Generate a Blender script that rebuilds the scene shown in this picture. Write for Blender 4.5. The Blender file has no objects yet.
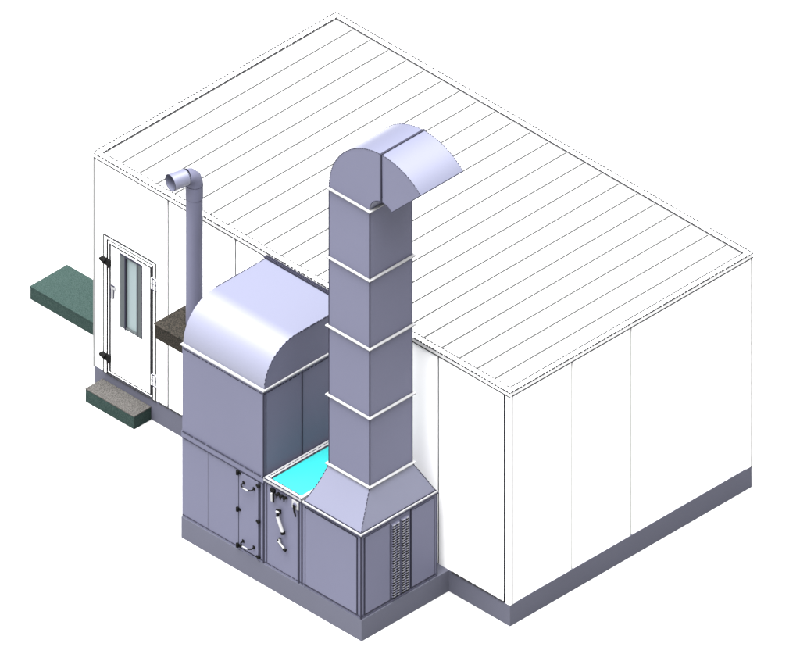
import bpy, math, random
from mathutils import Vector
random.seed(4)
S = bpy.context.scene
COL = S.collection
U = 1/68.0          # one drawing unit in metres (68 units = 1 m)

# ------------------------------------------------------------------ materials
def srgb(r, g, b):
    f = lambda c: (c/255/12.92) if c/255 <= .04045 else ((c/255+.055)/1.055)**2.4
    return (f(r), f(g), f(b))

def mat(name, col, rough=.5, spec=.3, metal=0.0, var=0.0, vscale=3.0, bump=0.0, col2=None, nscale=60, contrast=(.45, .55)):
    m = bpy.data.materials.new(name); m.use_nodes = True
    nt = m.node_tree; b = nt.nodes['Principled BSDF']
    b.inputs['Base Color'].default_value = (*col, 1)
    b.inputs['Roughness'].default_value = rough
    b.inputs['Specular IOR Level'].default_value = spec
    b.inputs['Metallic'].default_value = metal
    tc = nt.nodes.new('ShaderNodeTexCoord')
    if var > 0:
        n = nt.nodes.new('ShaderNodeTexNoise'); n.inputs['Scale'].default_value = vscale; n.inputs['Detail'].default_value = 4
        nt.links.new(tc.outputs['Object'], n.inputs['Vector'])
        r = nt.nodes.new('ShaderNodeValToRGB')
        r.color_ramp.elements[0].position = .3; r.color_ramp.elements[1].position = .7
        r.color_ramp.elements[0].color = (*[c*(1-var) for c in col], 1)
        r.color_ramp.elements[1].color = (*[min(1, c*(1+var)) for c in col], 1)
        nt.links.new(n.outputs['Fac'], r.inputs['Fac']); nt.links.new(r.outputs['Color'], b.inputs['Base Color'])
    if col2 is not None:
        n = nt.nodes.new('ShaderNodeTexNoise'); n.inputs['Scale'].default_value = nscale; n.inputs['Detail'].default_value = 3
        nt.links.new(tc.outputs['Object'], n.inputs['Vector'])
        r = nt.nodes.new('ShaderNodeValToRGB')
        r.color_ramp.elements[0].position = contrast[0]; r.color_ramp.elements[1].position = contrast[1]
        r.color_ramp.elements[0].color = (*col, 1); r.color_ramp.elements[1].color = (*col2, 1)
        nt.links.new(n.outputs['Fac'], r.inputs['Fac']); nt.links.new(r.outputs['Color'], b.inputs['Base Color'])
    if bump > 0:
        n2 = nt.nodes.new('ShaderNodeTexNoise'); n2.inputs['Scale'].default_value = nscale
        nt.links.new(tc.outputs['Object'], n2.inputs['Vector'])
        bp = nt.nodes.new('ShaderNodeBump'); bp.inputs['Strength'].default_value = bump; bp.inputs['Distance'].default_value = .003
        nt.links.new(n2.outputs['Fac'], bp.inputs['Height']); nt.links.new(bp.outputs['Normal'], b.inputs['Normal'])
    return m

METAL  = mat('painted_steel',  (.066,.067,.099), .6, .12, var=.03, vscale=.6)
CURVED = mat('rolled_steel',   (.073,.076,.110), .34, .8)
FORMED = mat('formed_sheet_steel', (.071,.073,.106), .45, .4)
PLINTH = mat('plinth_steel',   (.054,.055,.073), .7, .08, var=.03, vscale=1)
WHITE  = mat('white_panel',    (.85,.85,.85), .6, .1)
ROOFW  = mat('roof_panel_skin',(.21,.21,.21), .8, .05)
LPALE  = mat('louvre_highlight', (.12,.12,.135), .6, .1)  # pale dashes, highlights on the louvre slats put in as colour
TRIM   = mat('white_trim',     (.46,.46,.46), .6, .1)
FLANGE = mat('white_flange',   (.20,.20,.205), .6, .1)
INKG   = mat('grey_stitching', (.022,.022,.024), .9, 0)
SEAMP  = mat('thin_corner_seal', (.12,.12,.12), .9, 0)
INK    = mat('dark_joint_seal',(.004,.004,.005), .9, 0)
SEAMW  = mat('wall_joint_seal',(.03,.03,.032), .9, 0)
SEAML  = mat('pale_joint_seal',(.24,.24,.24), .9, 0)
SEAMR  = mat('roof_joint_seal',(.008,.008,.008), .9, 0)
EDGE   = mat('steel_edge_seam',(.018,.018,.028), .8, .05)
BLACK  = mat('black_fitting',  (.003,.003,.003), .7, .05)
GROUND = mat('white_ground',   (.28,.28,.28), .95, 0)
GREEN  = mat('green_stone',    (.011,.020,.018), .9, .02, col2=(.019,.031,.028), nscale=90)
GRAN   = mat('grey_granite',   (.022,.021,.020), .9, .02, col2=(.058,.055,.052), nscale=120)
BURN   = mat('dark_speckled_casing',(.007,.007,.006), .9, .02, col2=(.022,.019,.016), nscale=80)
CYAN   = mat('cyan_water',     (.016,.21,.21), .5, .05)
GREYF  = mat('grey_window_reveal',(.040,.046,.048), .7, .1)
PANE   = mat('pale_glass',     (.125,.155,.16), .4, .1)

# ------------------------------------------------------------------ mesh builder
SRC = {}
def name_key(o): return o.name
class MB:
    def __init__(s): s.v = []; s.f = []; s.sm = []
    def box(s, x0, x1, y0, y1, z0, z1):
        n = len(s.v)
        s.v += [(x0,y0,z0),(x1,y0,z0),(x1,y1,z0),(x0,y1,z0),(x0,y0,z1),(x1,y0,z1),(x1,y1,z1),(x0,y1,z1)]
        for q in ((0,3,2,1),(4,5,6,7),(0,1,5,4),(1,2,6,5),(2,3,7,6),(3,0,4,7)):
            s.f.append(tuple(n+i for i in q)); s.sm.append(False)
        return s
    def poly(s, pts, smooth=False):
        n = len(s.v); s.v += [tuple(p) for p in pts]; s.f.append(tuple(range(n, n+len(pts)))); s.sm.append(smooth); return s
    def prism_y(s, prof, y0, y1, smooth_idx=()):      # profile in x,z (counter-clockwise seen from -y)
        n = len(s.v); k = len(prof)
        s.v += [(x, y0, z) for x, z in prof] + [(x, y1, z) for x, z in prof]
        s.f.append(tuple(n+i for i in range(k))); s.sm.append(False)
        s.f.append(tuple(n+k+i for i in reversed(range(k)))); s.sm.append(False)
        for i in range(k):
            j = (i+1) % k
            s.f.append((n+j, n+i, n+k+i, n+k+j)); s.sm.append(i in smooth_idx)
        return s
    def prism_x(s, prof, x0, x1, smooth_idx=()):      # profile in y,z
        n = len(s.v); k = len(prof)
        s.v += [(x1, y, z) for y, z in prof] + [(x0, y, z) for y, z in prof]
        s.f.append(tuple(n+i for i in range(k))); s.sm.append(False)
        s.f.append(tuple(n+k+i for i in reversed(range(k)))); s.sm.append(False)
        for i in range(k):
            j = (i+1) % k
            s.f.append((n+j, n+i, n+k+i, n+k+j)); s.sm.append(i in smooth_idx)
        return s
    def prism_z(s, prof, z0, z1):
        n = len(s.v); k = len(prof)
        s.v += [(x, y, z1) for x, y in prof] + [(x, y, z0) for x, y in prof]
        s.f.append(tuple(n+i for i in range(k))); s.sm.append(False)
        s.f.append(tuple(n+k+i for i in reversed(range(k)))); s.sm.append(False)
        for i in range(k):
            j = (i+1) % k
            s.f.append((n+j, n+i, n+k+i, n+k+j)); s.sm.append(False)
        return s
    def tube(s, pts, r, seg=12, cap=True, radii=None):
        pts = [Vector(p) for p in pts]; n0 = len(s.v); N = len(pts)
        ref = None
        for i, p in enumerate(pts):
            if i == 0: t = pts[1]-p
            elif i == N-1: t = p-pts[i-1]
            else: t = (p-pts[i-1]).normalized()+(pts[i+1]-p).normalized()
            t.normalize()
            if ref is None: ref = Vector((1,0,0)) if abs(t.x) < .8 else Vector((0,0,1))
            a = (ref - t*ref.dot(t)).normalized(); b = t.cross(a); ref = a
            rr = radii[i] if radii else r
            for k in range(seg):
                an = 2*math.pi*k/seg
                q = p + (a*math.cos(an)+b*math.sin(an))*rr
                s.v.append(tuple(q))
        for i in range(N-1):
            for k in range(seg):
                k2 = (k+1) % seg
                s.f.append((n0+i*seg+k, n0+i*seg+k2, n0+(i+1)*seg+k2, n0+(i+1)*seg+k)); s.sm.append(True)
        if cap:
            s.f.append(tuple(n0+k for k in reversed(range(seg)))); s.sm.append(False)
            s.f.append(tuple(n0+(N-1)*seg+k for k in range(seg))); s.sm.append(False)
        return s
    def line(s, p, q, w=.9):                          # thin square bead along an axis, centred on the edge
        h = w/2
        return s.box(min(p[0],q[0])-h, max(p[0],q[0])+h, min(p[1],q[1])-h, max(p[1],q[1])+h, min(p[2],q[2])-h, max(p[2],q[2])+h)
    def dash(s, p, q, w=.9, on=3.2, off=1.6):
        p = Vector(p); q = Vector(q); L = (q-p).length; d = (q-p)/L; t = random.random()*2
        while t < L-.5:
            a = p+d*t; l = on*random.uniform(.5,1.5); b = p+d*min(L, t+l); s.line(a, b, w); t += l+off*random.uniform(.6,1.4)
        return s
    def build(s, name, m, parent=None, bevel=0):
        org = Vector((0,0,0))
        if parent is not None:
            o_ = parent
            while o_ is not None: org = org + o_.location; o_ = o_.parent
        me = bpy.data.meshes.new(name)
        me.from_pydata([tuple(Vector(v)*U - org) for v in s.v], [], s.f); me.update()
        for p, f in zip(me.polygons, s.sm): p.use_smooth = f
        me.set_sharp_from_angle(angle=math.radians(35))
        me.materials.append(m)
        o = bpy.data.objects.new(name, me); COL.objects.link(o)
        SRC[name_key(o)] = (s, org)
        if parent is not None: o.parent = parent
        if bevel:
            bv = o.modifiers.new('bevel', 'BEVEL'); bv.width = bevel*U; bv.segments = 2; bv.limit_method = 'ANGLE'
        return o

def thing(name, label, cat, x, y, z=0, group=None):
    o = bpy.data.objects.new(name, None); COL.objects.link(o)
    o.location = (x*U, y*U, z*U); o['label'] = label; o['category'] = cat; o.empty_display_size = .2
    if group: o['group'] = group
    return o
def part(p, name, m, mb, bevel=0): return mb.build(name, m, p, bevel)
def ink(o, m, mb):                                     # drawn seams belong to their part's own mesh, as a second material
    src, org = SRC[o.name]; me = o.data
    n = len(src.v); nf = len(me.polygons); mats = [p.material_index for p in me.polygons]
    src.v += mb.v; src.f += [tuple(n+i for i in f) for f in mb.f]; src.sm += mb.sm
    new = bpy.data.meshes.new(o.name)
    new.from_pydata([tuple(Vector(v)*U - org) for v in src.v], [], src.f); new.update()
    for k in me.materials: new.materials.append(k)
    slot = new.materials.find(m.name)
    if slot < 0: new.materials.append(m); slot = len(new.materials)-1
    for i, p in enumerate(new.polygons): p.use_smooth = src.sm[i]; p.material_index = mats[i] if i < nf else slot
    new.set_sharp_from_angle(angle=math.radians(35))
    old = o.data; o.data = new; bpy.data.meshes.remove(old)
    return o
def pt(px, y=-101.0, py=None):                        # pixel column on a front face -> x
    return (px-510)/.866 - y

def flat_sides(o, axis):                               # the flat cheeks are the same matt sheet as the cabinets
    o.data.materials.append(METAL); k = len(o.data.materials)-1
    for p in o.data.polygons:
        if abs(p.normal[axis]) > .99 and p.material_index == 0: p.material_index = k
# ------------------------------------------------------------------ ground
g = MB().box(-2400, 2400, -2400, 2400, -8, 0).build('ground', GROUND); g['kind'] = 'structure'

# ------------------------------------------------------------------ building
X0, X1, Y0, Y1 = -479.0, 0.0, 0.0, 278.0
ZP, ZW, ZR = 21.0, 230.2, 232.6
B = thing('panel_building', 'long white sandwich-panel room with striped flat roof on a grey plinth', 'building', -240, 139)
PX0, PX1, PY0 = -278.2, -70.2, -101.2                 # part of the plinth that carries the machines
PL = part(B, 'plinth', PLINTH, MB().prism_z([(X0-.5,Y0-.5),(PX0,Y0-.5),(PX0,PY0),(PX1,PY0),(PX1,Y0-.5),(X1+.5,Y0-.5),(X1+.5,Y1+.5),(X0-.5,Y1+.5)], 0, ZP))
T = 5.0
# core of the joints, behind the panels
part(B, 'wall_joint_seal', SEAMW, MB().box(X0+2, X1-2, Y0+.9, Y0+2.5, ZP, ZW-1))
part(B, 'wall_joint_seal', SEAML, MB().box(X1-2.5, X1-.8, Y0+3, Y1-3, ZP, ZW-1))
part(B, 'wall_joint_seal', SEAML, MB().box(X0+.8, X0+2.0, Y0+3, Y1-3, ZP, ZW-1).box(X0+3, X1-3, Y1-2, Y1-.8, ZP, ZW-1))
seams = [-395, -317, -239, -161, -83]
DX0, DX1, DZ1 = -467.7, -407.6, 159.0                 # door frame opening
GAP = 1.0
xs = [X0+GAP] + seams + [-6.0]
for i in range(len(xs)-1):
    a, b = xs[i]+(GAP if i else 0), xs[i+1]-GAP
    if i == 0:
        m = MB().box(a, DX0, Y0, Y0+T, ZP, ZW).box(DX1, b, Y0, Y0+T, ZP, ZW).box(DX0, DX1, Y0, Y0+T, DZ1, ZW)
    else:
        m = MB().box(a, b if i < 5 else -6.9, Y0, Y0+T, ZP, ZW)
    part(B, 'wall_panel', WHITE, m)
ys = [6.0, 71.6, 140, Y1-6]
for i in range(3):
    part(B, 'wall_panel', WHITE, MB().box(X1-T, X1, ys[i]+(GAP if i else 0), ys[i+1]-(GAP if i < 2 else 0), ZP, ZW))
    part(B, 'wall_panel', WHITE, MB().box(X0, X0+T, ys[i]+GAP, ys[i+1]-GAP, ZP, ZW))
for i in range(6):
    part(B, 'wall_panel', WHITE, MB().box(xs[i]+GAP, xs[i+1]-GAP, Y1-T, Y1, ZP, ZW))
# corner posts
cp1 = part(B, 'corner_post', WHITE, MB().box(-5.0, X1+.6, Y0-.6, 5.6, ZP, ZW))
cp2 = part(B, 'corner_post', WHITE, MB().box(-5.4, X1+.6, Y1-5.8, Y1+.6, ZP, ZW))
cp3 = part(B, 'corner_post', WHITE, MB().box(X0-.6, X0+.2, Y0-.6, 5, ZP, ZW))
part(B, 'corner_post', WHITE, MB().box(X0-.6, X0+5, Y1-5, Y1+.6, ZP, ZW))
ink(cp1, INK, MB().box(-6.9, -5.1, -.5, .6, ZP, ZW))
ink(cp2, INK, MB().line((X1+.4, Y1+.4, ZP), (X1+.4, Y1+.4, ZW), 1.2))
ink(cp3, SEAMP, MB().line((X0-.6, Y0-.4, ZP), (X0-.6, Y0-.4, ZW), 1.4))
ink(cp1, SEAML, MB().box(X1+.3, X1+.9, 1.2, 2.8, ZP, ZW))
# roof
part(B, 'roof_joint_seal', SEAMR, MB().box(X0+4, X1-4, Y0+4, Y1-4, ZW, ZR-1.2))
rs = [X0+5] + [-454.6+20.53*i for i in range(22)] + [X1-5]
for i in range(23):
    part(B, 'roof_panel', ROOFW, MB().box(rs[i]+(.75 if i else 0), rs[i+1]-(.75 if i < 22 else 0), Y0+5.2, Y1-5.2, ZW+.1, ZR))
def trimbox(a,b,c,d): return MB().box(a,b,c,d, ZW-.6, ZR+1.2)
zt = ZR+1.2; W = .85
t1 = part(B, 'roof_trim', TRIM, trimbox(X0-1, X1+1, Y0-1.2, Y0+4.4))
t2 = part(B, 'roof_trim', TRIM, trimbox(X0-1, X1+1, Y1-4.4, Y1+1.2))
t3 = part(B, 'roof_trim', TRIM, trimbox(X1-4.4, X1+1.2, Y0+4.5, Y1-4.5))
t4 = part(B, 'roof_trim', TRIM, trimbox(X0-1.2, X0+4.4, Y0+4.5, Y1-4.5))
ink(t1, INKG, MB().dash((X0,Y0-1.2,zt),(X1+1,Y0-1.2,zt),W,1.6,1.8).dash((X0,Y0-1.2,ZW-.6),(X1+1,Y0-1.2,ZW-.6),W,3.5,.8).dash((X0+4.4,Y0+4.4,zt),(X1-5,Y0+4.4,zt),W,1.2,2.6))
ink(t3, INKG, MB().dash((X1+1.2,Y0,zt),(X1+1.2,Y1+1,zt),W,1.8,1.6).dash((X1+1.2,Y0,ZW-.6),(X1+1.2,Y1+1,ZW-.6),W,4,1.0).dash((X1-4.4,Y0+4.4,zt),(X1-4.4,Y1-4.4,zt),W,4,1.2))
ink(t2, INKG, MB().dash((X0,Y1+1.2,zt),(X1+1,Y1+1.2,zt),1.0,1.2,2.4).dash((X0+4.4,Y1-4.4,zt),(X1-4,Y1-4.4,zt),W,4.5,1.0))
ink(t4, INKG, MB().dash((X0-1.2,Y0,zt),(X0-1.2,Y1+1,zt),1.0,1.2,2.4).dash((X0+4.4,Y0+4.4,zt),(X0+4.4,Y1-4,zt),W,3,1.4))
ink(PL, INKG, MB().dash((-405,-.9,ZP+.4),(X0+200,-.9,ZP+.4),.9,2.2,1.8).dash((-68,-.9,ZP+.4),(-6,-.9,ZP+.4),.9,2.5,1.5))

# door
fr = part(B, 'door_frame', WHITE, MB().box(DX0, DX0+3.2, -1.4, T, ZP, DZ1).box(DX1-3.2, DX1, -1.4, T, ZP, DZ1).box(DX0+3.2, DX1-3.2, -1.4, T, DZ1-3.2, DZ1))
m = MB(); m.dash((DX0,-1.4,ZP),(DX0,-1.4,DZ1),.9,3,1); m.line((DX1,-1.4,ZP),(DX1,-1.4,DZ1),.7); m.dash((DX0,-1.4,DZ1),(DX1,-1.4,DZ1),1.1,2.5,1.5); m.dash((DX0,-1.4,ZP+.5),(DX1,-1.4,ZP+.5),.9,2.5,1.5)
ink(fr, INKG, m)
lx0, lx1, lz0, lz1 = DX0+4.4, DX1-4.4, ZP+2, DZ1-4.4
wx0, wx1, wz0, wz1 = -449.2, -424.0, 75.6, 148.6
D = part(B, 'door', WHITE, MB().box(lx0, wx0, -.8, 4, lz0, lz1).box(wx1, lx1, -.8, 4, lz0, lz1).box(wx0, wx1, -.8, 4, lz0, wz0).box(wx0, wx1, -.8, 4, wz1, lz1))
part(D, 'door_seal', INK, MB().box(DX0+3.2, DX0+4.4, -1.5, 1, ZP, lz1+1.2))
part(D, 'door_seal', INK, MB().box(DX1-4.8, DX1-3.0, -1.6, 1, ZP, lz1+1.2))
m = MB(); m.line((lx0+2.6,-.8,lz0+2.6),(lx0+2.6,-.8,lz1-2.6),1.4); m.line((lx1-1.8,-.8,lz0+2.6),(lx1-1.8,-.8,lz1-2.6),1.2)
m.dash((lx0+2.6,-.8,lz1-2.6),(lx1-1.8,-.8,lz1-2.6),1.1,2,1.5); m.dash((lx0,-.8,lz1+1.2),(lx1,-.8,lz1+1.2),1.2,5,1); m.dash((lx0,-.8,lz0+2),(lx1,-.8,lz0+2),.8,2.5,1.5)
ink(D, INKG, m)
wf = part(D, 'window_frame', GREYF, MB().box(wx0, wx0+6.2, -1.2, 3, wz0, wz1).box(wx1-5.2, wx1, -1.2, 3, wz0, wz1).box(wx0+6.2, wx1-5.2, -1.2, 3, wz1-1.6, wz1).box(wx0+6.2, wx1-5.2, -1.2, 3, wz0, wz0+1.6))
part(D, 'window_pane', PANE, MB().box(wx0+6.2, wx1-5.2, .8, 2, wz0+1.6, wz1-1.6))
m = MB(); m.line((wx0+6.2,-1.2,wz0),(wx0+6.2,-1.2,wz1-1.6),1.1); m.line((wx0,-1.2,wz1),(wx1,-1.2,wz1),.9); m.line((wx1-5.2,-1.2,wz0),(wx1-5.2,-1.2,wz1-1.6),.9)
m.line((wx1,-1.2,wz0),(wx1,-1.2,wz1),.6)
ink(wf, EDGE, m)
for zz in (626-.5*467.7-258, 626-.5*467.7-353.5):       # black clamp latches on the left
    part(D, 'latch', BLACK, MB().box(-465.0, -459.6, -3.6, -.9, zz-2.9, zz+2.4).tube([(-470.5,-3.2,zz-.2),(-467.6,-3.2,zz+1.2),(-464,-3,zz+.3)], 2.6, 12, radii=[1.3,2.6,2.8]).box(-462,-459.6,-4,-1, zz-4.0, zz-2.8))
for zz in (626-.5*409-283, 626-.5*409-379):             # white hinges on the right
    h = part(D, 'hinge', WHITE, MB().box(-411.8, -405.8, -3.0, -.9, zz-5.5, zz+5.5), .3)
    m = MB(); m.dash((-411.8,-3,zz+5.5),(-405.8,-3,zz+5.5),.9,1.5,.8); m.dash((-411.8,-3,zz-5.5),(-405.8,-3,zz-5.5),.9,1.5,.8); m.dash((-405.8,-3,zz-5.5),(-405.8,-3,zz+5.5),.8,2,1)
    m.dash((-409.5,-3,zz-5.5),(-409.5,-3,zz+5.5),.8,1.4,1); m.line((-411.5,-3.1,zz),(-406,-3.1,zz),.7)
    ink(h, EDGE, m)
zz = 626-.5*457-286
hd = part(D, 'handle', FLANGE, MB().box(-458.5,-453.5,-2.6,-.8,zz-1.6,zz+1.8).tube([(-457,-2,zz-1),(-457,-2,zz-12)],1.1,8))
m = MB(); m.dash((-458.5,-2.6,zz+1.8),(-453.5,-2.6,zz+1.8),.8,1.2,.6); m.line((-458.7,-2.6,zz-12),(-458.7,-2.6,zz),.7); m.line((-454.8,-2.6,zz-10),(-454.8,-2.6,zz-2),.6)
ink(hd, EDGE, m)

# ------------------------------------------------------------------ steps
t = thing('entrance_step', 'speckled granite step with green sides below the white door', 'step', -441.5, -11)
part(t, 'step_body', GREEN, MB().box(-469.6, -413.5, -20.6, -1, 0, 12.2), .15)
part(t, 'tread', GRAN, MB().box(-469.7, -413.4, -20.7, -1, 12.2, 13.2), .1)
t = thing('side_platform', 'low green speckled platform partly hidden behind the left end wall', 'platform', -540, 71)
part(t, 'platform_body', GREEN, MB().box(-604, -481, 50, 92.5, 0, 11.5), .15)
part(t, 'platform_top', GREEN, MB().box(-604.3, -481, 49.7, 92.8, 11.5, 13), .1)

# ------------------------------------------------------------------ left tower: blower cabinet
FX, FY = -277.8, -100.6                               # cabinets stand 1.5 in from the plinth edge
AX1 = -184.0
T1 = thing('blower_cabinet', 'tall lavender-grey two-tier cabinet with a curved hood, standing against the white wall', 'cabinet', -231, -50, ZP)
part(T1, 'lower_cabinet', METAL, MB().box(FX, AX1, FY, -1, ZP, 101))
part(T1, 'joint_channel', METAL, MB().box(FX-.4, AX1+.4, FY-.6, -1, 101.1, 107))
uc = part(T1, 'upper_cabinet', METAL, MB().box(FX, AX1, FY, -1, 107.1, 192.5))
m = MB()
m.line((AX1,FY,ZP+1),(AX1,FY,192),1.0); m.line((AX1-3.6,FY,ZP+3),(AX1-3.6,FY,100),.7); m.line((AX1,FY+2.6,107),(AX1,FY+2.6,191),.8)
m.dash((FX,FY-.6,107),(AX1,FY-.6,107),.8,3,1.4); m.dash((FX,FY-.6,101),(AX1,FY-.6,101),.8,3,1.4)
m.dash((FX,FY,ZP+2.5),(AX1,FY,ZP+2.5),.8,3,1.4); m.line((AX1,-56,107),(AX1,-56,189),1.0)
m.dash((FX,FY,189.6),(AX1,FY,189.6),.7,2.2,1.8); m.dash((AX1,FY,189.6),(AX1,-1,189.6),.7,2.2,1.8)
ink(uc, EDGE, m)
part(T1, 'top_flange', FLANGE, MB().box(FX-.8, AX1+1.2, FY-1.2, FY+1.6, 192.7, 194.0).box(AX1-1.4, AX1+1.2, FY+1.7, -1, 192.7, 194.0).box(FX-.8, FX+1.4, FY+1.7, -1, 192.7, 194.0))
# hood: quarter round front, flat top
R = 37.0; cy, cz = -62.5, 194.1
prof = [(-1.5, cz)] ; prof = []
prof.append((cy-R, cz))
N = 28
arc = [(cy-R*math.cos(math.pi/2*i/N), cz+R*math.sin(math.pi/2*i/N)) for i in range(N+1)]
prof = [(-3.0, cz)] + [(-3.0, cz+R)] + list(reversed(arc))
# order counter clockwise seen from +x: y to the right, z up
k = len(prof)
H = part(T1, 'hood', CURVED, MB().prism_x(prof, FX+.2, AX1-.2, smooth_idx=set(range(1, k-1))))
m = MB()
for i in range(1, N, 1):
    if i % 2: continue
    p, q = arc[i], arc[i+1]
    m.tube([(AX1-.2, p[0], p[1]), (AX1-.2, q[0], q[1])], .4, 5)
m.dash((AX1-.2, cy, cz+R), (AX1-.2, -3, cz+R), .7, 2.2, 1.5); m.dash((FX+.2, cy, cz+R), (FX+.2, -3, cz+R), .7, 2.5, 1.2)
flat_sides(H, 0); ink(H, EDGE, m)
m = MB(); zz = cz+R
for i in range(3): m.box(FX-1.5, AX1, -2.9+i*.9, -2.5+i*.9, zz-2, zz+.9+i*.5)
m.box(FX-2, AX1, -5.2, -3.1, zz+.2, zz+1.0)
for i in range(62): m.box(FX+i*1.5, FX+i*1.5+.8, -5.4, -1.4, zz+.6, zz+1.6)
part(H, 'hood_gasket', EDGE, m)
# access door
ink(uc, PLINTH, MB().line((pt(208,FY), FY-.02, ZP+4), (pt(208,FY), FY-.02, 100), .3))
dx0, dx1 = -211.9, -189.0
A = part(T1, 'access_door', METAL, MB().box(dx0+.7, dx1-.3, FY-1.0, FY-.05, ZP+4, 99.5))
ink(A, EDGE, MB().line((dx0,FY,ZP+3.5),(dx0,FY,99.8),1.2).line((dx1+.6,FY,ZP+3.5),(dx1+.6,FY,99.8),.9))
for px, py in ((239,471.5),(239,508),(239,544)):
    x = dx0; z = 626+.5*(x-FY)-py
    part(A, 'hinge', BLACK, MB().tube([(x,FY-2.2,z-1.8),(x,FY-2.2,z+1.8)],1.35,10).box(x-.8,x+3,FY-1.6,FY-1,z-1.1,z+1.1))
for py in (485.5,521,556.5):
    x = dx1+.8; z = 626+.5*(x-FY)-py
    part(A, 'latch', BLACK, MB().tube([(x,FY-.5,z),(x,FY-2.6,z)],1.35,10).box(x-2.6,x,FY-2.2,FY-1.2,z-.8,z+.8))
def grab(parent, xa, xb, zc):
    pts = [(xa,FY-.8,zc),(xa,FY-4,zc-.6)]
    for i in range(7):
        s_ = i/6; pts.append((xa+(xb-xa)*(.1+.8*s_), FY-5.0, zc-1.4*math.sin(math.pi*s_)-.8))
    pts += [(xb,FY-4,zc-.6),(xb,FY-.8,zc)]
    h = part(parent, 'grab_handle', BLACK, MB().tube(pts, .65, 8))
    part(h, 'handle_highlight', FLANGE, MB().tube([(xa+3.2,FY-5.4,zc-1.6),(xb-3.2,FY-5.4,zc-1.6)], .55, 8))  # pale rod stands in for the highlight along the black bar
    for xq in (xa, xb): part(h, 'mounting_foot', BLACK, MB().box(xq-1.1,xq+1.1,FY-1.6,FY-.8,zc-1.3,zc+1.3))
grab(A, -205.8, -193.8, 626+.5*(-200-FY)-485)
grab(A, -206.2, -193.8, 626+.5*(-200-FY)-543.5)

# ------------------------------------------------------------------ middle: water tank cabinet
BX0, BX1 = -183.0, -139.5
T2 = thing('tank_cabinet', 'narrow grey cabinet with open cyan water tank on top and gauge fittings in front', 'cabinet', -161, -50, ZP)
ZC = 104.5
tb = part(T2, 'cabinet_body', METAL, MB().box(BX0, BX1, FY, -1, ZP, ZC))
fw = 3.4
part(T2, 'tank_rim', FLANGE, MB().box(BX0, BX1-.6, FY-1, FY+fw-1, ZC+.1, ZC+3.4).box(BX0, BX0+fw+1.5, FY+fw-.9, -1.5, ZC+.1, ZC+3.4).box(BX1-fw, BX1-.6, FY+fw-.9, -1.5, ZC+.1, ZC+3.4))
m = MB(); m.dash((BX0+fw+1.5,FY+fw-1,ZC+3.4),(BX0+fw+1.5,-2,ZC+3.4),.7,2.4,1.2); m.dash((BX0+2.2,FY+1,ZC+3.4),(BX0+2.2,-2,ZC+3.4),.6,2,1.6)
m.dash((BX0,FY-1,ZC+3.4),(BX1,FY-1,ZC+3.4),.7,2.4,1.2); m.dash((BX0+fw,FY+fw-1,ZC+3.4),(BX1-fw,FY+fw-1,ZC+3.4),.6,2.4,1.2)
m.dash((BX0,FY-1,ZC),(BX1,FY-1,ZC),.9,4,.6); m.line((BX0,FY+.2,ZP+2),(BX0,FY+.2,ZC),.9)
m.dash((BX0,FY,ZP+2.5),(BX1,FY,ZP+2.5),.7,3,1.4); m.line((BX0+3,FY,ZP+3),(BX0+3,FY,ZC-2),.6)
m.line((BX1-3.6,FY,ZP+2),(BX1-3.6,FY,ZC-2),1.6); m.line((BX1,FY-.2,ZP+2),(BX1,FY-.2,ZC),1.0)
ink(tb, EDGE, m)
part(T2, 'water_surface', CYAN, MB().box(BX0+fw+1.6, BX1-fw-.1, FY+fw-.9, -2, ZC+.1, ZC+2.0))
def fp(px, py):                                        # point on the front face of the tank cabinet
    x = (px-510)/.866 - FY; return x, 626+.5*(x-FY)-py
x, z = fp(274.5, 491); x2, z2 = fp(275.5, 501)
part(T2, 'pipe_bracket', BLACK, MB().box(x-3.5,x+1.5,FY-2,FY,z-1,z+2.2).tube([(x+.8,FY-2.4,z+1),(x2,FY-2.4,z2)],.8,8).tube([(x-1.4,FY-2,z),(x-1.6,FY-2,z-7)],.6,6))
part(T2, 'pipe_stub', FLANGE, MB().tube([(x-.4,FY-3,z-1),(x2-1.2,FY-3,z2+1)],1.0,8))
for i in range(3):
    x, z = fp(279+i*3.6, 493.6+i*1.9)
    part(T2, 'valve_knob', BLACK, MB().tube([(x,FY,z),(x,FY-3.2,z)],1.5-.15*i,10).box(x-1.9,x+1.9,FY-1.2,FY-.2,z-.6,z+.6).box(x-.4,x+.4,FY-3,FY-2.2,z-3,z+1))
x, z = fp(296.3, 504.5)
sp = part(T2, 'switch_plate', FLANGE, MB().box(x-3.9,x+3.6,FY-1.4,FY-.1,z-4.0,z+4.2), .3)
part(sp, 'switch_dial', METAL, MB().tube([(x,FY-1.4,z+.5),(x,FY-2.4,z+.5)],1.9,14))
part(sp, 'switch_lever', BLACK, MB().tube([(x+.2,FY-3,z+1),(x+1.0,FY-3.2,z-5),(x+1.8,FY-2.6,z-10)],.8,8,radii=[1.2,.9,.6]))
xa, za = fp(280.2, 515.5); xb, zb = fp(285.3, 531)
gt = part(T2, 'gauge_tube', FLANGE, MB().tube([(xa,FY-3,za),(xb,FY-3,zb)],1.5,12))
x, z = fp(280.3, 511)
part(gt, 'top_fitting', BLACK, MB().tube([(x-1.8,FY-2.5,z+1.8),(x+3,FY-2.5,z+2.8)],1.0,8).tube([(x-.6,FY-2.6,z-3.4),(x,FY-2.6,z-.6)],1.3,8).box(x-2.4,x+1.2,FY-2,FY,z-2,z))
part(gt, 'fitting_cap', FLANGE, MB().tube([(x-1.4,FY-3.2,z+.4),(x+1.8,FY-3.2,z+1.4)],1.0,8))
part(gt, 'bottom_fitting', BLACK, MB().tube([(xb-.2,FY-2.8,zb+.8),(xb+.3,FY-2.8,zb-1.6)],2.0,10))
x, z = fp(283, 543)
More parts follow.
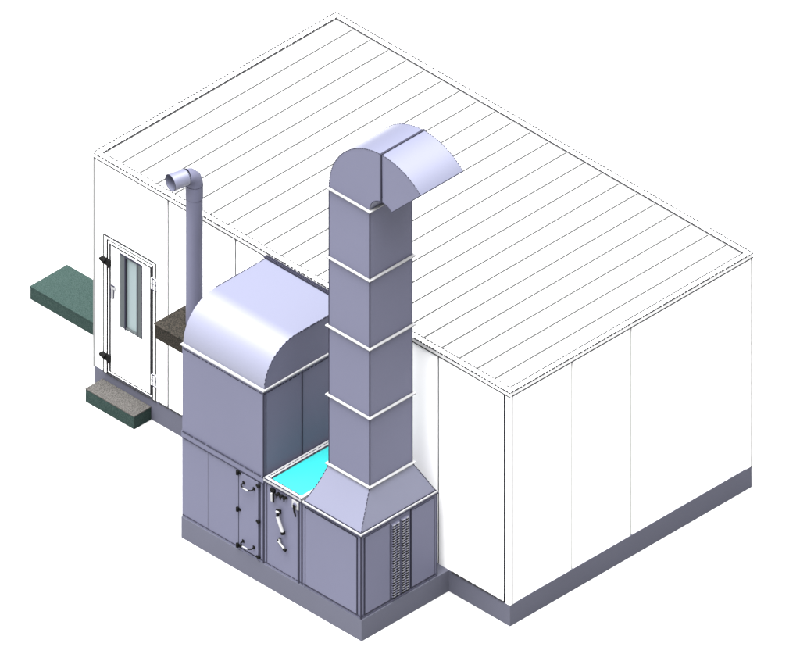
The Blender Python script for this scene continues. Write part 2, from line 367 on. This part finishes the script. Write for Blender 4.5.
dv = part(T2, 'drain_valve', FLANGE, MB().tube([(x-3.2,FY-2.4,z+1.5),(x+4.2,FY-2.4,z-3)],.85,8).tube([(x-2,FY-2.2,z+4.5),(x-1.2,FY-2.2,z)],.9,8))
part(dv, 'valve_spindle', BLACK, MB().tube([(x+3.4,FY-2.8,z-3.0),(x+6,FY-2.6,z-3.2)],1.3,8).tube([(x-3.6,FY-1.5,z-.6),(x+3.4,FY-1.5,z-4.6)],.7,6).box(x-2.6,x-1.2,FY-2.8,FY-1.2,z+3.8,z+5.2).box(x-3.8,x-2.4,FY-2.8,FY-1.2,z+1.4,z+3))

# ------------------------------------------------------------------ right: filter cabinet with louvres
CX0, CX1, CY1 = -138.8, -71.5, -13.0
T3 = thing('filter_cabinet', 'square grey cabinet with two columns of louvres, carrying the tall exhaust stack', 'cabinet', -105, -57, ZP)
fb = part(T3, 'cabinet_body', METAL, MB().box(CX0, CX1, FY, CY1, ZP, ZC))
part(T3, 'front_panel', METAL, MB().box(CX0+4, CX1-4.5, FY-.7, FY-.05, ZP+4, ZC-3.5))
part(T3, 'side_panel', METAL, MB().box(CX1+.05, CX1+.7, FY+4.5, -68, ZP+4, ZC-3.5))
part(T3, 'side_panel', METAL, MB().box(CX1+.05, CX1+.7, -43, CY1-2.5, ZP+4, ZC-3.5))
part(T3, 'top_flange', FLANGE, MB().box(CX0, CX1+1.0, FY-1.0, FY+2, ZC+.1, ZC+1.6).box(CX1-2, CX1+1.0, FY+2.1, CY1+1, ZC+.1, ZC+1.6).box(CX0, CX0+1.8, FY+2.1, CY1+1, ZC+.1, ZC+1.6))
part(T3, 'top_plate', METAL, MB().box(CX0+2, CX1-2.1, FY+2.1, CY1, ZC+.1, ZC+1.5))
m = MB()
m.line((CX1,FY,ZP+1),(CX1,FY,ZC),1.1); m.line((CX1-4,FY-.7,ZP+4),(CX1-4,FY-.7,ZC-4),.7); m.line((CX0+3.5,FY-.3,ZP+3),(CX0+3.5,FY-.3,ZC-3),.8)
m.dash((CX0,FY-.5,ZP+3),(CX1,FY-.5,ZP+3),.8,3,1.3); m.dash((CX0,FY-1.3,ZC),(CX1,FY-1.3,ZC),.9,4,.8); m.dash((CX0+4,FY-.6,ZC-3),(CX1-4,FY-.6,ZC-3),.6,2.5,1.5)
m.dash((CX1+.5,FY,ZP+3),(CX1+.5,CY1,ZP+3),.8,3,1.3); m.dash((CX1+1.3,FY,ZC),(CX1+1.3,CY1,ZC),.9,4,.8)
m.line((CX1+.4,FY+3.6,ZP+4),(CX1+.4,FY+3.6,ZC-4),.7); m.line((CX1+.4,-67.8,ZP+4),(CX1+.4,-67.8,ZC-4),.7)
m.line((CX1+.4,-43.2,ZP+4),(CX1+.4,-43.2,ZC-2),1.2); m.line((CX1,CY1,ZP),(CX1,CY1,ZC),.7); m.line((CX1+.5,CY1-3,ZP+4),(CX1+.5,CY1-3,ZC-4),.5)
ink(fb, EDGE, m)
for ya in (-65.8, -55.0):
    L = MB(); n = 30
    for i in range(n):
        z = ZP+5 + i*(ZC-5-ZP-5)/n
        L.prism_y([(CX1+.05, z+2.2), (CX1+.05, z), (CX1+1.8, z+.1), (CX1+1.8, z+.6)], ya, ya+8.4)
    lo = part(T3, 'louvre_panel', FLANGE if False else METAL, L)
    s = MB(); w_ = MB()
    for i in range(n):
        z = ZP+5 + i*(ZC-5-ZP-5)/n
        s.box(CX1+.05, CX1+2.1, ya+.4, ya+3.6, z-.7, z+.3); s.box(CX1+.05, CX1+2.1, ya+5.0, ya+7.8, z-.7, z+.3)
        w_.box(CX1+.05, CX1+2.2, ya+.8, ya+3.4, z+.4, z+1.1); w_.box(CX1+.05, CX1+2.2, ya+5.4, ya+7.6, z+.4, z+1.1)
    ink(lo, LPALE, w_)
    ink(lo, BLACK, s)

# ------------------------------------------------------------------ exhaust stack
SX0, SX1, SY0, SY1 = -128.0, -81.0, -81.0, -32.0
E = thing('exhaust_stack', 'tall square grey duct with white flanges and a curved outlet elbow above the roof', 'duct', -104.5, -57, ZC+1.6)
z0, z1 = ZC+1.65, 139.0
bx0, bx1, by0, by1 = CX0+1.0, CX1-.6, FY+.6, CY1-.5
def lerp(a, b, t): return a+(b-a)*t
m = MB(); n = 10; rings = []
for i in range(n+1):
    t = i/n; c = t + .16*math.sin(math.pi*t)                     # bowed left side
    xa = lerp(bx0, SX0, min(1,c)); xb = lerp(bx1, SX1, t); ya = lerp(by0, SY0, t); yb = lerp(by1, SY1, t); z = lerp(z0, z1, t)
    rings.append([(xa,ya,z),(xb,ya,z),(xb,yb,z),(xa,yb,z)])
for i in range(n):
    for k in range(4):
        k2 = (k+1) % 4
        m.poly([rings[i][k], rings[i][k2], rings[i+1][k2], rings[i+1][k]])
m.poly(list(reversed(rings[0]))); m.poly(rings[-1])
TR = part(E, 'transition', FORMED, m)
m = MB()
for k in (0, 1, 2):
    for i in range(n):
        p = Vector(rings[i][k]); q = Vector(rings[i+1][k])
        m.tube([p, p.lerp(q, .72)], .38, 5)
m.dash((bx0, by0, z0+.3), (bx1, by0, z0+.3), .8, 3, 1); m.dash((bx1, by0, z0+.3), (bx1, by1, z0+.3), .8, 3, 1)
ink(TR, EDGE, m)
zs = [139.5, 208.3, 277.2, 346.1, 415.0]
def flange(z, a=2.3):
    m = MB(); w = .42
    m.box(SX0-a, SX1+a, SY0-a, SY0+.5, z-w, z+w); m.box(SX0-a, SX1+a, SY1-.5, SY1+a, z-w, z+w)
    m.box(SX1-.5, SX1+a, SY0+.6, SY1-.6, z-w, z+w); m.box(SX0-a, SX0+.5, SY0+.6, SY1-.6, z-w, z+w)
    f = part(E, 'flange', FLANGE, m)
    s = MB(); s.box(SX0-a, SX1+a-.2, SY0-a+.5, SY0+.3, z-w-.8, z-w-.05); s.box(SX1-.3, SX1+a-.5, SY0+.4, SY1+a, z-w-.8, z-w-.05)
    ink(f, EDGE, s)
for z in zs: flange(z)
for i in range(4):
    d = part(E, 'duct_section', METAL, MB().box(SX0, SX1, SY0, SY1, zs[i]+.85, zs[i+1]-.85))
    m = MB(); m.line((SX1,SY0,zs[i]+1),(SX1,SY0,zs[i+1]-1),.8); m.line((SX0,SY0,zs[i]+1),(SX0,SY0,zs[i+1]-1),.7); m.line((SX1,SY1,zs[i]+1),(SX1,SY1,zs[i+1]-1),.7)
    ink(d, EDGE, m)
# outlet elbow, hollow, mouth tilted 45 degrees down
ecx, ecz, Ro, Ri = -66.0, 415.9, 62.0, 15.0
def arcpts(R_, a0, a1, n):
    return [(ecx+R_*math.cos(math.radians(lerp(a0,a1,i/n))), ecz+R_*math.sin(math.radians(lerp(a0,a1,i/n)))) for i in range(n+1)]
def elbow(name, a0, a1, n):
    o = arcpts(Ro, a0, a1, n); oi = arcpts(Ro-.7, a0, a1, n); i_ = arcpts(Ri, a0, a1, n); ii = arcpts(Ri+.7, a0, a1, n)
    m = MB()
    def sheet(A_, B_, ya, yb):                # thin curved sheet between two arcs
        k_ = len(A_)
        b = len(m.v)
        for (xa, za), (xb, zb) in zip(A_, B_): m.v += [(xa,ya,za),(xa,yb,za),(xb,ya,zb),(xb,yb,zb)]
        for j in range(k_-1):
            q = b+4*j
            m.f += [(q,q+4,q+5,q+1),(q+2,q+3,q+7,q+6),(q,q+2,q+6,q+4),(q+1,q+5,q+7,q+3)]; m.sm += [True,True,False,False]
        m.f += [(b,b+1,b+3,b+2),(b+4*(k_-1),b+4*(k_-1)+2,b+4*(k_-1)+3,b+4*(k_-1)+1)]; m.sm += [False,False]
    sheet(o, oi, SY0, SY1); sheet(ii, i_, SY0+.7, SY1-.7)
    sheet(oi, i_, SY0, SY0+.7); sheet(oi, i_, SY1-.7, SY1)
    return m
e1 = part(E, 'elbow', CURVED, elbow('elbow', 180, 92.2, 30)); flat_sides(e1, 1)
e2 = part(E, 'outlet', CURVED, elbow('outlet', 90.8, 45, 18)); flat_sides(e2, 1)
m = MB()
for R_, y_, a0, a1, n in ((Ro,SY0,180,92,34),(Ro,SY1,140,92,18),(Ri,SY0,180,92,10)):
    P = arcpts(R_, a0, a1, n)
    for j in range(0, n): m.tube([(P[j][0],y_,P[j][1]), (lerp(P[j][0],P[j+1][0],.65),y_,lerp(P[j][1],P[j+1][1],.65))], .36, 5)
ink(e1, EDGE, m)
m = MB()
for R_, y_, a0, a1, n in ((Ro,SY0,90,45,18),(Ro,SY1,90,45,18),(Ri,SY0,90,45,6)):
    P = arcpts(R_, a0, a1, n)
    for j in range(0, n): m.tube([(P[j][0],y_,P[j][1]), (lerp(P[j][0],P[j+1][0],.65),y_,lerp(P[j][1],P[j+1][1],.65))], .36, 5)
pe = arcpts(Ro,45,45,1)[0]; pi_ = arcpts(Ri,45,45,1)[0]
m.tube([(pe[0],SY0,pe[1]),(pe[0],SY1,pe[1])], .4, 5); m.tube([(pe[0],SY0,pe[1]),(pi_[0],SY0,pi_[1])], .3, 5)
ink(e2, EDGE, m)
a_ = math.radians(91.5); xx = ecx+Ro*math.cos(a_)
part(E, 'seam_band', EDGE, MB().box(xx-.9, xx+.9, SY0-.8, SY0+.6, ecz+Ri-.8, ecz+Ro+.9).box(xx-.9, xx+.9, SY0+.7, SY1+.8, ecz+Ro-.6, ecz+Ro+.9).box(xx-.9, xx+.9, SY1-.6, SY1+.8, ecz+Ri-.8, ecz+Ro-.7))

# ------------------------------------------------------------------ burner box and flue pipe
t = thing('burner_box', 'dark speckled box on the wall between the white door and the grey tower', 'burner box', -322, -25, 131)
part(t, 'casing', BURN, MB().box(-363, -279, -48, -2, 131, 144), .3)
part(t, 'lid', BURN, MB().box(-363.4, -278.4, -48.4, -2, 144.1, 145.2), .3)
F = thing('flue_pipe', 'round grey flue pipe bent over at its open top, rising beside the curved hood', 'flue pipe', -339.5, -25, 145.3)
pr = 7.0; fx, fy = -339.5, -25.0
dh = Vector((-.194,-.981,0)).normalized(); zh = 295.0; rb = 8.5
part(F, 'pipe', METAL, MB().tube([(fx,fy,145.4),(fx,fy,zh-rb-15)], pr, 40))
pc = part(F, 'pipe_collar', METAL, MB().tube([(fx,fy,zh-rb-14.9),(fx,fy,zh-rb-2)], pr+.25, 40))
pts = []
for i in range(4):
    a = math.pi/2*i/3
    pts.append(Vector((fx,fy,zh-rb)) + dh*(rb-rb*math.cos(a)) + Vector((0,0,rb*math.sin(a))))
pts = [Vector((fx,fy,zh-rb-2))]+pts
pl_ = part(F, 'pipe_elbow', METAL, MB().tube(pts, pr+.1, 40, cap=False))
end = Vector((fx,fy,zh)) + dh*23.5
# open mouth: outer and inner skin
st = pts[-1]
m = MB(); ua = (Vector((0,0,1))).normalized(); ub = dh.cross(ua)
for c_, r_ in ((st-dh*.4, pr+.2), (end, pr+.6), (end, pr+.1), (st+dh*.5, pr-.4)):
    for k in range(40):
        an = 2*math.pi*k/40; m.v.append(tuple(c_+(ua*math.cos(an)+ub*math.sin(an))*r_))
for i in range(3):
    for k in range(40):
        k2 = (k+1) % 40; m.f.append((i*40+k, i*40+k2, i*40+40+k2, i*40+40+k)); m.sm.append(True)
pm = part(F, 'pipe_mouth', CURVED, m)
m = MB()
def ring(c, d, r, w, seg=40):
    a = Vector((0,0,1)) if abs(d.z) < .9 else Vector((1,0,0)); a = (a-d*a.dot(d)).normalized(); b = d.cross(a)
    P = [c+(a*math.cos(2*math.pi*j/seg)+b*math.sin(2*math.pi*j/seg))*r for j in range(seg)]
    for j in range(seg): m.tube([P[j], P[j].lerp(P[(j+1)%seg], .8)], w, 5)
ring(end, dh, pr+.35, .32)
ink(pm, EDGE, m); m = MB()
ring(Vector((fx,fy,zh-rb-2)), Vector((0,0,1)), pr+.15, .3); ring(Vector((fx,fy,zh-rb-15)), Vector((0,0,1)), pr+.05, .22)
ink(pc, EDGE, m); m = MB()
ring(st, dh, pr+.1, .3)
ink(pl_, EDGE, m)

# ------------------------------------------------------------------ camera (isometric)
cam = bpy.data.cameras.new('camera'); co = bpy.data.objects.new('camera', cam); COL.objects.link(co); S.camera = co
cam.type = 'ORTHO'
cam.ortho_scale = 800/(68/math.sqrt(2/3))
aim = Vector(((-127.02-598)/2, (-127.02+598)/2, 0))*U
vd = Vector((1,-1,1)).normalized()
co.location = aim + vd*30
co.rotation_euler = vd.to_track_quat('Z', 'Y').to_euler()
cam.clip_start = .1; cam.clip_end = 300

# ------------------------------------------------------------------ light: one soft bright dome, strongest overhead
w = bpy.data.worlds.new('World'); S.world = w; w.use_nodes = True
nt = w.node_tree; nt.nodes.clear()
out = nt.nodes.new('ShaderNodeOutputWorld'); bg = nt.nodes.new('ShaderNodeBackground'); tc = nt.nodes.new('ShaderNodeTexCoord')
def lobe(d, p, amp):
    d = Vector(d).normalized()
    n = nt.nodes.new('ShaderNodeVectorMath'); n.operation = 'DOT_PRODUCT'; n.inputs[1].default_value = d
    nt.links.new(tc.outputs['Generated'], n.inputs[0])
    a = nt.nodes.new('ShaderNodeMath'); a.operation = 'MAXIMUM'; a.inputs[1].default_value = 0; nt.links.new(n.outputs['Value'], a.inputs[0])
    b = nt.nodes.new('ShaderNodeMath'); b.operation = 'POWER'; b.inputs[1].default_value = p; nt.links.new(a.outputs[0], b.inputs[0])
    c = nt.nodes.new('ShaderNodeMath'); c.operation = 'MULTIPLY'; c.inputs[1].default_value = amp; nt.links.new(b.outputs[0], c.inputs[0])
    return c.outputs[0]
BASE = .30
LOBES = [((.02,-.19,.97), 9, 46.0), ((-.30,-.92,.25), 3, 2.9)]
acc = None
for d, p, amp in LOBES:
    o_ = lobe(d, p, amp)
    ad = nt.nodes.new('ShaderNodeMath'); ad.operation = 'ADD'; nt.links.new(o_, ad.inputs[0])
    if acc is None: ad.inputs[1].default_value = BASE
    else: nt.links.new(acc, ad.inputs[1])
    acc = ad.outputs[0]
nt.links.new(acc, bg.inputs['Strength']); bg.inputs['Color'].default_value = (1,1,1,1)
nt.links.new(bg.outputs[0], out.inputs[0])
S.view_settings.view_transform = 'Standard'; S.view_settings.look = 'None'
S.view_settings.exposure = 0; S.view_settings.gamma = 1
S.render.engine = 'CYCLES'
